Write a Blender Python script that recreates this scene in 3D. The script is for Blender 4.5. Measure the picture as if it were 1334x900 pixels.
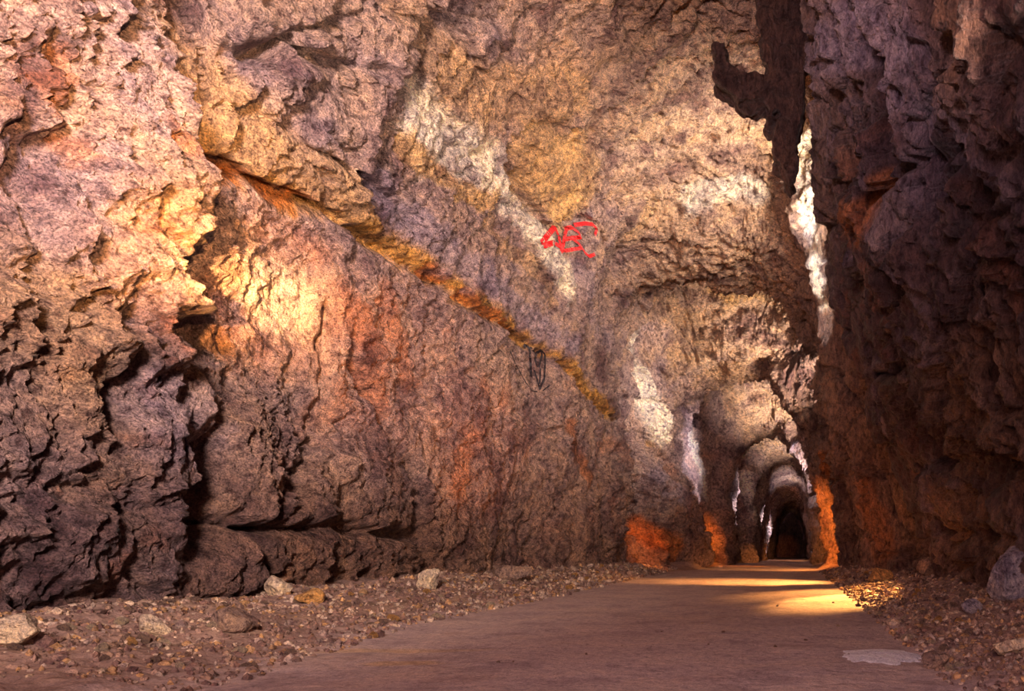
import bpy, math, random
from mathutils import Vector, Matrix, noise as mnoise
from mathutils.bvhtree import BVHTree
for o in list(bpy.data.objects): bpy.data.objects.remove(o)
scene = bpy.context.scene; COLL = scene.collection
# ================= camera =================
W, H, F = 1334, 900, 1000.0
VX, VY = 1030.0, 712.0                     # vanishing point of the passage in the frame
cam = bpy.data.cameras.new('camera'); camo = bpy.data.objects.new('camera', cam); COLL.objects.link(camo)
camo.location = (0, 0, 1.0); camo.rotation_euler = (math.pi/2, 0, 0)
cam.sensor_width = 36; cam.lens = 36*F/W; cam.shift_x = -(VX-W/2)/W; cam.shift_y = (VY-H/2)/W
cam.clip_start = .05; cam.clip_end = 300; scene.camera = camo
# ================= colour management, world =================
vs = scene.view_settings; vs.view_transform = 'Standard'; vs.look = 'None'; vs.gamma = 1; vs.use_curve_mapping = False; vs.exposure = 0.12
scene.display_settings.display_device = 'sRGB'
world = bpy.data.worlds.new('sky'); scene.world = world; world.use_nodes = True
bg = world.node_tree.nodes['Background']; bg.inputs[0].default_value = (.62, .26, .34, 1); bg.inputs[1].default_value = .16
# ================= lights =================
def aim(o, tgt): o.rotation_euler = (Vector(tgt)-Vector(o.location)).to_track_quat('-Z', 'Y').to_euler()
def area(name, loc, tgt, sx, sy, power, col, spread=180):
    l = bpy.data.lights.new(name, 'AREA'); l.shape = 'RECTANGLE'; l.size = sx; l.size_y = sy; l.energy = power; l.color = col; l.spread = math.radians(spread)
    o = bpy.data.objects.new(name, l); COLL.objects.link(o); o.location = loc; aim(o, tgt); return o
def spot(name, loc, tgt, angle, blend, power, col, size=.05):
    l = bpy.data.lights.new(name, 'SPOT'); l.spot_size = math.radians(angle); l.spot_blend = blend; l.energy = power; l.color = col; l.shadow_soft_size = size
    o = bpy.data.objects.new(name, l); COLL.objects.link(o); o.location = loc; aim(o, tgt); return o
WARM = (1, .42, .10); AMBER = (1, .55, .2); GLOW = (1, .28, .04); DAY = (1, .80, .70); COOL = (.92, .86, 1)
#LIGHTS
area('entrance_key_fill', (-.9, -2.2, 4.6), (-7.0, 8.2, 6.4), 1.2, 1.6, 1060, (1, .77, .66), 76)
area('fill_behind', (-1, -6, 4), (-1, 9, 0), 7, 6, 520, (1, .66, .68), 120)  # added fill from behind the camera
area('entrance_key_fill', (-2, 0, 5), (1.2, 12, 11.0), .8, .8, 150, (1, .72, .76), 60)  # added fill to bring out the upper right wall
area('roof_fill_side', (4.7, 1.0, 1.6), (-3.0, 20, 12), 1.2, 1.2, 800, (1, .76, .60), 72)  # added outside the unseen near opening to brighten the roof
area('daylight_gap', (1.5, 20.2, 10.2), (-3.4, 22.6, 11.6), 1.0, 1.6, 520, (1, .84, .68), 120)
spot('lamp_and_fill_spot', (-5.2, 20.6, 9.0), (.45, 22.9, 10.6), 13, .5, 5200, (1, .92, .86), .05)  # this and the next two: added spots brightening the strip behind the right pillar
spot('lamp_and_fill_spot', (-5.2, 20.6, 9.0), (.62, 22.9, 9.1), 12, .5, 4200, (1, .92, .86), .05)
spot('lamp_and_fill_spot', (-5.2, 20.6, 9.0), (.85, 22.9, 7.7), 11, .5, 3200, (1, .88, .80), .05)
area('daylight_gap', (1.7, 30.8, 6.0), (-2.5, 33.4, 10.8), .8, 1.0, 220, (1, .82, .64), 80)
area('daylight_gap', (1.4, 29.9, 8.0), (-6.0, 31.2, 7.0), .8, 1.0, 170, (1, .86, .76), 70)
area('daylight_gap', (1.6, 38.3, 4.0), (-1.6, 41.0, 9.4), .8, 1.0, 150, (1, .84, .70), 56)
area('daylight_gap', (1.5, 37.2, 6.0), (-4.5, 37.0, 5.5), .8, 1.0, 200, COOL, 50)
area('daylight_gap', (1.2, 45.3, 3.0), (-.7, 47.6, 7.4), .6, .8, 50, (1, .86, .76), 50)
area('daylight_gap', (1.2, 45.0, 4.6), (-3.4, 44.8, 4.0), .6, .8, 130, COOL, 50)
area('daylight_gap', (1.2, 52.0, 3.0), (-.3, 54.0, 6.0), .4, .8, 20, COOL, 50)
area('daylight_gap', (1.3, 51.6, 4.4), (-2.2, 51.5, 3.0), .4, .8, 150, COOL, 50)
area('daylight_gap', (1.35, 57.8, 3.4), (-1.8, 57.6, 2.4), .4, .8, 200, COOL, 60)
area('daylight_gap', (-1.4, 40.0, 6.6), (1.6, 41.5, 4.6), .4, .8, 60, COOL, 50)
spot('lamp_and_fill_spot', (-1.0, -2.0, 1.6), (-7.9, 11.4, 4.75), 11, .95, 30000, (1, .45, .12), .1)
spot('lamp_and_fill_spot', (-1.0, -2.0, 1.6), (-7.9, 11.6, 4.8), 5.5, .95, 75000, (1, .66, .28), .1)
spot('lamp_and_fill_spot', (1.0, -1.0, 2.0), (-7.2, 8.1, 5.3), 21, .95, 15000, (1, .56, .24), .1)
spot('lamp_and_fill_spot', (1.5, 4, .8), (-7.2, 14.2, 4.3), 18, .95, 4000, GLOW, .1)
spot('lamp_and_fill_spot', (1.5, 8, .8), (-7.0, 17.6, 3.2), 18, .95, 3500, GLOW, .1)
spot('lamp_and_fill_spot', (3.0, 20.0, 3.2), (1.2, 14.6, 0), 22, .6, 15000, WARM, .12)
spot('lamp_and_fill_spot', (3.0, 20.0, 3.2), (.9, 16.6, 0), 34, .9, 5000, WARM, .3)
spot('lamp_and_fill_spot', (2.3, 20.3, 3.2), (-.8, 21.6, 0), 54, .95, 5500, WARM, .25)
spot('lamp_and_fill_spot', (2.6, 20.5, 2.4), (-5.9, 31.0, 1.0), 12, .9, 11000, GLOW, .05)
spot('lamp_and_fill_spot', (-4.8, 30.2, .8), (1.9, 33.5, 1.8), 40, .7, 9000, GLOW, .05)
spot('lamp_and_fill_spot', (1.9, 37.2, .6), (-4.3, 39.8, .9), 34, .8, 5000, GLOW, .05)
spot('lamp_and_fill_spot', (-3.8, 37.8, .6), (1.6, 42.0, 1.4), 36, .7, 900, WARM, .05)
spot('lamp_and_fill_spot', (1.2, 45.5, .5), (-2.6, 47.6, .4), 24, .7, 500, WARM, .05)
spot('lamp_and_fill_spot', (1.8, 30.5, 3.2), (-.8, 33.8, 0), 60, .6, 1200, WARM, .05)
spot('lamp_and_fill_spot', (.9, 52, 1.6), (-.2, 55, 0), 60, .6, 500, WARM, .05)
spot('lamp_and_fill_spot', (.9, 64, .6), (-.3, 71, .9), 20, .8, 300, GLOW, .05)
#ENDLIGHTS
import numpy as np
# ---------- noise ----------
def _hash(ix, iy, iz, s):
    h = (ix.astype(np.int64)*374761393 + iy.astype(np.int64)*668265263 + iz.astype(np.int64)*2147483647 + s*1274126177) & 0xffffffff
    h = ((h ^ (h >> 13))*1274126177) & 0xffffffff
    h = ((h ^ (h >> 16))*2246822519) & 0xffffffff
    return (h ^ (h >> 15)) & 0xffffffff
_G = np.random.RandomState(3).normal(size=(256, 3)); _G /= np.linalg.norm(_G, axis=1)[:, None]
_G = _G.astype(np.float32)
def perlin(P, sc=1.0, seed=0):
    Q = P*np.float32(1)*np.asarray(sc, dtype=np.float32)
    I = np.floor(Q); F = (Q-I).astype(np.float32); I = I.astype(np.int64)
    W = F*F*F*(F*(F*6-15)+10)
    out = np.zeros(len(P), np.float32)
    for dx in (0, 1):
        wx = W[:, 0] if dx else 1-W[:, 0]
        for dy in (0, 1):
            wy = W[:, 1] if dy else 1-W[:, 1]
            for dz in (0, 1):
                wz = W[:, 2] if dz else 1-W[:, 2]
                g = _G[_hash(I[:, 0]+dx, I[:, 1]+dy, I[:, 2]+dz, seed) & 255]
                d = g[:, 0]*(F[:, 0]-dx)+g[:, 1]*(F[:, 1]-dy)+g[:, 2]*(F[:, 2]-dz)
                out += wx*wy*wz*d
    return out*1.6
def fbm(P, sc, octv, seed=0, gain=.5):
    o = 0; a = 1; s = np.asarray(sc, dtype=np.float32)
    for k in range(octv):
        o = o+a*perlin(P, s, seed+k*7); a *= gain; s = s*2.03
    return o
def billow(P, sc, octv, seed=0, gain=.5):
    o = 0; a = 1; s = np.asarray(sc, dtype=np.float32)
    for k in range(octv):
        o = o+a*(np.abs(perlin(P, s, seed+k*7))*2-.55); a *= gain; s = s*2.03
    return o
def cells(P, sc, seed=0):
    """distance to nearest and second nearest cell point, and a tilted plateau value per cell"""
    Q = P*np.asarray(sc, dtype=np.float32); I = np.floor(Q).astype(np.int64)
    n = len(P); f1 = np.full(n, 9., np.float32); f2 = np.full(n, 9., np.float32); v = np.zeros(n, np.float32)
    for dx in (-1, 0, 1):
        for dy in (-1, 0, 1):
            for dz in (-1, 0, 1):
                a, b, c = I[:, 0]+dx, I[:, 1]+dy, I[:, 2]+dz
                h = _hash(a, b, c, seed); h2 = _hash(a, b, c, seed+11)
                jx = (h & 1023)/1023.; jy = ((h >> 10) & 1023)/1023.; jz = ((h >> 20) & 1023)/1023.
                ex = Q[:, 0]-(a+jx); ey = Q[:, 1]-(b+jy); ez = Q[:, 2]-(c+jz)
                d = np.sqrt(ex*ex+ey*ey+ez*ez).astype(np.float32)
                val = (((h2 & 1023)/1023.-.5)*1.0 + (((h2 >> 10) & 255)/255.-.5)*1.3*ey + (((h2 >> 18) & 255)/255.-.5)*1.3*ez + (((h2 >> 5) & 255)/255.-.5)*1.3*ex).astype(np.float32)
                m = d < f1
                f2 = np.where(m, f1, np.minimum(f2, d)); v = np.where(m, val, v); f1 = np.where(m, d, f1)
    return f1, f2, v
def sstep(a, b, x):
    t = np.clip((x-a)/(b-a), 0, 1); return t*t*(3-2*t)
# ---------- the passage: cross-sections (x, z) from left foot over the vault to right foot, at distance Y ----------
NEAR = [(-7.6,0),(-7.35,1.3),(-7.25,3.5),(-7.1,5.9),(-6.9,7.4),(-6.3,9.5),(-4.8,11.8),(-2.6,13.6),(-1,14.0),(0.1,13.4),(.5,11.5),(1.1,8.4),(1.6,6.5),(2.6,3.6),(3.1,1.5),(3.3,0)]
LIP3 = [(-3.05,0),(-3.05,1.3),(-3.05,2.8),(-3.05,4),(-3,4.9),(-2.9,5.6),(-2.4,6.6),(-1.9,7.2),(-1.2,7.35),(-.6,7.3),(.1,6.3),(.65,5.2),(.9,4.2),(1.15,2.8),(1.3,1.3),(1.4,0)]
LIP4 = [(-2,0),(-2,1.2),(-2,2.4),(-1.95,3.6),(-1.85,4.6),(-1.7,5.5),(-1.5,6.1),(-1.1,6.5),(-.6,6.6),(0,6.5),(.5,6),(.9,5.3),(1.15,4.3),(1.35,3),(1.45,1.3),(1.5,0)]
LIP5 = [(-1.7,0),(-1.7,1),(-1.65,2),(-1.6,2.9),(-1.5,3.7),(-1.3,4.4),(-1,4.9),(-.6,5.1),(-.2,5.2),(.3,5.15),(.6,4.9),(.85,4.4),(1.1,3.5),(1.3,2.3),(1.45,1.1),(1.5,0)]
LIP6 = [(-1.4,0),(-1.35,.9),(-1.25,1.8),(-1.15,2.7),(-1.0,3.4),(-.8,4),(-.55,4.4),(-.2,4.65),(.1,4.75),(.4,4.65),(.7,4.3),(.95,3.8),(1.15,3.1),(1.35,2.2),(1.5,1.1),(1.55,0)]
def grow(L, kx, kz, cx=-.5): return [(cx+(x-cx)*kx, z*kz) for x, z in L]
P1 = [(-7.75,0),(-7.4,1.3),(-8.0,3.5),(-7.95,5.9),(-7.4,7.2),(-6.7,9.2),(-4.9,11.6),(-2.7,13.4),(-1,13.9),(.05,13.3),(.45,11.4),(.9,8.4),(1.4,6.5),(2.4,3.6),(3.1,1.5),(3.3,0)]
P2 = [(-7.75,0),(-7.4,1.3),(-7.85,3.5),(-7.75,5.9),(-6.75,7.2),(-5.9,9.4),(-4.7,11.4),(-2.7,13.2),(-1,13.8),(.05,13.2),(.45,11.3),(.75,8.3),(1.2,6.5),(2.3,3.6),(3.1,1.5),(3.35,0)]
P3 = [(-7.7,0),(-7.6,1.3),(-7.6,3.5),(-7.4,5.9),(-7.05,7.4),(-6.45,9.2),(-4.9,11.2),(-2.7,13.0),(-1,13.6),(.05,13.1),(.6,11.3),(.8,8.3),(1.15,6.5),(2.3,3.6),(3.1,1.5),(3.35,0)]
P4 = [(-7.4,0),(-7.4,1.3),(-7.3,3.5),(-7.1,5.9),(-6.8,7.4),(-6.25,9.2),(-4.9,10.9),(-2.6,12.7),(-1.2,13.2),(.2,12.9),(.68,11.2),(.75,8.2),(1.0,6.5),(2.1,3.6),(2.95,1.5),(3.2,0)]
P5 = P4[:8]+[(-1.2,13.1),(.4,12.9),(1.5,11.2),(2.1,8.5),(2.7,6.5),(3.7,3.6),(4.1,1.5),(4.3,0)]
P6 = [(-6.9,0),(-6.9,1.3),(-6.8,3.5),(-6.6,5.9),(-6.4,7.4),(-6.0,9.3),(-5.0,10.9),(-3.2,12.2),(-1.6,12.5),(-.45,12.3),(.24,10.2),(.84,8.0),(1.0,6.8),(1.5,4),(2.1,1.5),(2.3,0)]
LIP1 = [(-6.2,0),(-6.2,1.3),(-6.1,3.2),(-6.2,5.2),(-6.2,7.4),(-6.1,9.2),(-5.4,10.2),(-3.5,10.5),(-1.5,10.5),(-.6,10.2),(.3,9.2),(.85,7.8),(1.1,6),(1.45,3.6),(1.9,1.5),(2.1,0)]
BAY3 = [(-6.6,0),(-6.6,1.3),(-6.6,3.5),(-6.5,5.5),(-6.4,7.4),(-6.1,9.5),(-5.0,11.2),(-3.2,11.9),(-1.4,11.9),(-.3,11.5),(1,10.5),(1.9,8.5),(2.4,6.5),(2.9,4),(3.2,1.5),(3.3,0)]
PRE2 = [(-5.0,0),(-5,1.3),(-5.1,3.2),(-5.3,5),(-5.4,6.6),(-5.4,8),(-4.9,10.0),(-3.6,11.0),(-2,11.2),(-.9,11.0),(.2,9.4),(.8,7.8),(1.2,6),(1.5,3.6),(1.8,1.5),(2,0)]
LIP2 = [(-4.0,0),(-4.05,1.3),(-4.3,3.2),(-4.75,4.8),(-5.0,6.2),(-4.9,7.3),(-4.0,8.1),(-3.1,8.7),(-2,8.8),(-1.0,8.8),(-.5,7.7),(.3,6.6),(.9,5),(1.2,3),(1.4,1.3),(1.5,0)]
BAY4 = [(-4.7,0),(-4.7,1.3),(-4.8,3.5),(-5.0,5.2),(-5.1,6.8),(-4.7,8.2),(-3.7,9.2),(-3.0,9.6),(-2,9.6),(-1,9.5),(0.2,8.9),(1.2,7.4),(2,5.5),(2.3,3.5),(2.5,1.5),(2.6,0)]
RINGS = [(-9,NEAR),(6,NEAR),(9.05,NEAR),(9.2,P1),(10.4,P2),(12.3,P2),(12.75,P3),(15.5,P3),(18.3,P4),(19.1,P5),(20.8,P5),(23.4,P6),(25.2,grow(LIP1,1.05,1.05)),(26.9,LIP1),(28.0,LIP1),
         (28.4,BAY3),(31,BAY3),(32.6,PRE2),(33.4,grow(LIP2,1.07,1.055)),(35,LIP2),(36,LIP2),(36.3,BAY4),(38.5,BAY4),(40.0,[(-4.4,0),(-4.4,1.3),(-4.45,3.5),(-4.5,5.2),(-4.5,6.8),(-4.3,8.0)]+BAY4[6:]),(40.8,grow(LIP3,1.4,1.22)),(41.3,grow(LIP3,1.08,1.06)),(43,LIP3),(44,LIP3),(44.3,grow(LIP3,1.3,1.15)),
         (47.0,grow(LIP3,1.25,1.12)),(47.6,grow(LIP4,1.12,1.06)),(49.5,LIP4),(50.8,LIP4),(51.0,grow(LIP4,1.3,1.08)),(54.5,grow(LIP5,1.25,1.1)),(56,LIP5),(56.8,LIP5),
         (57.0,grow(LIP5,1.25,1.08)),(60.8,grow(LIP6,1.2,1.1)),(62,LIP6),(63,LIP6),(66,grow(LIP6,1.2,1.0)),(72,grow(LIP6,.9,.9))]
SEG = [26,48,52,40,52,44,34,26,26,28,36,34,44,34,24]      # columns between neighbouring control points
SEG = [int(s*1.5) for s in SEG]
SEAM_L = sum(SEG[:6]); SEAM_R = sum(SEG[:10]); NU = sum(SEG)+1
def ring_curve(L):
    C = np.array(L, float); n = len(C); out = []
    for i in range(n-1):
        p0 = C[max(i-1, 0)]; p1 = C[i]; p2 = C[i+1]; p3 = C[min(i+2, n-1)]
        t = np.arange(SEG[i])/SEG[i]; t = t[:, None]
        cr = .5*((2*p1)+(-p0+p2)*t+(2*p0-5*p1+4*p2-p3)*t*t+(-p0+3*p1-3*p2+p3)*t**3)
        out.append(.55*cr+.45*(p1+(p2-p1)*t))
    out.append(C[-1:]); return np.vstack(out)
def base_surface():
    curves = [(y, ring_curve(L)) for y, L in RINGS]; rows = []
    for k in range(len(curves)-1):
        y0, a = curves[k]; y1, b = curves[k+1]; ya = max(y0, 5.5)
        d = np.abs(a-b).max()
        n = int(max(2, (np.log(max(y1, 6)/ya)/.0036 if y1 > 6 else 20), d/(ya*.0035)))
        if y0 > 40: n = max(2, int(n*.6))
        for j in range(n):
            t = j/n; e = t*t*(3-2*t) if .25 < d and y1-y0 > 1 else t
            rows.append(np.column_stack([a[:, 0]+(b[:, 0]-a[:, 0])*e, np.full(NU, y0+(y1-y0)*t), a[:, 1]+(b[:, 1]-a[:, 1])*e]))
    y1, b = curves[-1]; rows.append(np.column_stack([b[:, 0], np.full(NU, y1), b[:, 1]]))
    return np.array(rows, dtype=np.float32)          # (rows, NU, 3)
def normals(S):
    du = np.gradient(S, axis=1); dv = np.gradient(S, axis=0)
    N = np.cross(du, dv); N /= np.linalg.norm(N, axis=2)[..., None]+1e-9
    return N
def smooth_rows(A, k):
    for _ in range(k):
        B = A.copy(); B[1:-1] = (A[:-2]+2*A[1:-1]+A[2:])/4; B[:, 1:-1] = (B[:, :-2]+2*B[:, 1:-1]+B[:, 2:])/4; A = B
    return A
def seg_dist(P, A, B):
    AB = B-A; t = np.clip(((P-A)@AB)/(AB@AB+1e-9), 0, 1)
    return np.linalg.norm(P-(A+t[:, None]*AB), axis=1)
COLOURS = [
 ('ochre',0.3,1,[(-7.68,9.94,6.17),(-7.53,10.77,6.26),(-7.43,11.8,6.38),(-7.27,13.0,6.55),(-7.26,14.23,6.6),(-7.23,15.74,6.69),(-7.07,17.27,6.55),(-6.98,19.4,6.58),(-6.78,21.94,6.65),(-6.53,24.21,6.13),(-6.2,27.0,5.64)]),
 ('rust',0.16,0.9,[(-7.76,9.94,6.03),(-7.6,10.85,6.17),(-7.47,11.85,6.34)]),
 ('rust',0.12,0.9,[(-7.24,15.4,6.65),(-7.09,17.33,6.43),(-7.01,19.99,6.43)]),
 ('ochre',0.12,0.8,[(-6.2,27.0,5.64),(-5.77,31.91,5.23)]),
 ('gold',0.45,0.8,[(-7.42,9.52,6.92),(-7.3,9.87,6.76),(-7.24,10.33,6.6)]),
 ('gold',0.4,0.8,[(-7.53,9.8,6.5),(-7.35,10.48,6.48),(-7.24,11.47,6.6),(-7.21,12.85,6.79)]),
 ('cream',0.62,1,[(-6.65,13.72,8.7),(-6.61,14.99,8.82),(-6.45,16.53,9.06)]),
 ('cream',0.5,1,[(-6.76,14.38,8.38),(-6.69,15.56,8.59)]),
 ('cream',0.45,1,[(-6.36,17.69,8.99),(-6.39,19.07,8.85),(-6.46,20.8,8.64),(-6.42,21.77,8.45)]),
 ('cream',0.25,1,[(-6.48,16.66,8.94),(-6.37,17.81,8.95)]),
 ('amber',0.95,0.8,[(-5.74,17.39,9.98),(-5.43,18.73,10.31),(-5.53,20.06,10.18)]),
 ('amber',0.6,0.8,[(-6.04,17.75,9.54),(-5.83,20.13,9.79)]),
 ('amber',0.7,0.5,[(-6.16,14.33,9.62),(-5.6,16.05,10.34),(-4.9,16.96,11.04)]),
 ('gold',0.5,0.6,[(-6.18,13.16,9.59),(-6.16,14.33,9.62)]),
 ('amber',0.25,0.9,[(-6.83,13.67,8.14),(-6.81,15.14,8.21),(-6.63,16.78,8.5)]),
 ('gold',0.2,0.8,[(-6.65,17.08,8.29),(-6.65,17.75,8.04),(-6.58,19.91,8.22),(-6.65,21.12,7.9)]),
 ('violet',0.4,0.8,[(-7.12,13.16,7.15),(-7.13,15.19,7.1),(-6.91,17.69,7.05),(-6.89,20.88,7.0),(-6.56,22.67,6.93)]),
 ('violet',0.5,0.5,[(-6.29,21.77,8.88),(-6.32,24.21,8.55),(-6.18,26.9,8.06)]),
 ('cream',0.75,1,[(-6.23,30.46,8.84),(-6.09,31.57,7.38),(-5.49,32.26,5.92)]),  # daylight on the left wall of this bay put into the colour
 ('gold',0.7,0.6,[(-5.52,30.57,10.53),(-4.23,32.75,10.22),(-4.98,33.1,8.37)]),
 ('amber',0.35,0.8,[(-3.18,31.69,11.57),(-1.76,31.91,11.48)]),
 ('cream',0.5,1,[(-5.09,38.36,6.86),(-4.68,39.4,5.42),(-4.47,39.85,3.87)]),  # left reveal painted pale for the daylight on it
 ('violet',0.5,0.6,[(-5.45,32.14,3.95),(-4.41,33.93,2.76)]),
 ('cream',0.5,1,[(-2.53,43.33,6.37),(-2.8,47.3,5.33),(-2.15,47.92,3.01)]),  # far left reveal, its daylight put into the colour
 ('rust',0.4,0.45,[(-7.48,13.0,5.07),(-7.52,13.82,4.63),(-7.58,14.33,3.74)]),
 ('rust',0.3,0.4,[(-7.43,14.02,5.64),(-7.49,14.69,5.01),(-7.55,15.4,4.28)]),
 ('rust',0.45,0.4,[(-7.36,17.51,3.5),(-7.44,17.27,2.24)]),
 ('rust',0.6,0.8,[(-6.29,31.46,1.69),(-5.47,32.03,1.38),(-4.91,32.7,0.9)]),
 ('rust',0.35,0.6,[(-6.72,23.24,4.53),(-6.45,24.75,3.27)]),
 ('dark_maroon',1.3,0.55,[(-7.27,7.2,3.03),(-7.28,7.85,2.68),(-7.31,8.6,2.15)]),  # this and the like-coloured strokes below: darker low on the left wall
 ('dark_maroon',1.1,0.6,[(-7.47,7.47,0.63),(-7.44,8.46,0.77),(-7.62,10.44,0.39)]),
 ('dark_maroon',0.6,0.5,[(-7.4,11.39,1.26),(-7.6,13.56,1.3),(-7.61,15.5,1.18)]),
 ('violet',0.5,0.5,[(-7.29,8.78,2.52),(-7.68,9.84,2.49)]),
 ('dark_maroon',0.7,0.5,[(-7.61,14.33,2.61),(-7.6,15.5,1.49),(-7.62,16.17,0.56)]),
 ('umber',1.2,0.5,[(-7.57,12.01,0.56),(-7.65,14.43,0.59),(-7.47,17.33,0.88)]),
 ('gold',0.7,0.6,[(-7.26,7.18,3.37),(-7.26,7.71,3.25)]),
 ('violet',0.5,0.6,[(-7.2,7.12,4.37),(-7.19,7.58,4.5),(-7.22,7.44,4.06)]),
 ('cream',0.5,0.8,[(-3.12,23.94,11.99),(-1.91,23.76,12.32),(-0.96,23.94,12.14)]),
 ('cream',0.35,0.8,[(-3.13,24.12,11.83)]),
 ('cream',0.45,1,[(0.34,21.53,12.65),(0.49,22.34,11.11),(0.63,22.75,9.67)]),  # strip behind the right pillar, daylight painted in as a pale colour
 ('cream',0.4,1,[(0.63,22.83,9.47),(0.83,22.99,8.41)]),  # lower end of the same painted daylight
 ('violet',0.6,0.7,[(1.08,9.73,7.34),(1.24,9.52,6.93)]),
 ('violet',0.5,0.7,[(0.9,9.94,7.87),(0.71,11.76,8.66),(0.54,17.81,11.9)]),
 ('rust',0.35,0.7,[(1.04,14.02,6.92),(1.41,10.94,5.92)]),
 ('violet',0.5,0.6,[(1.88,8.51,5.69),(2.08,7.71,5.1)]),
 ('umber',1.2,0.7,[(2.56,12.8,2.94),(2.68,9.24,2.77)]),
 ('rust',0.5,0.5,[(2.22,22.67,2.64),(2.74,22.51,0.84)]),
 ('umber',1.0,0.8,[(3.14,14.28,1.31),(3.23,11.56,0.81)]),
 ('umber',0.8,0.6,[(1.67,7.9,6.3),(1.95,7.2,5.47)]),
 ('rust',0.4,0.8,[(1.45,26.14,3.93),(1.81,27.9,1.93),(2.04,27.8,0.51)]),
]
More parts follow.
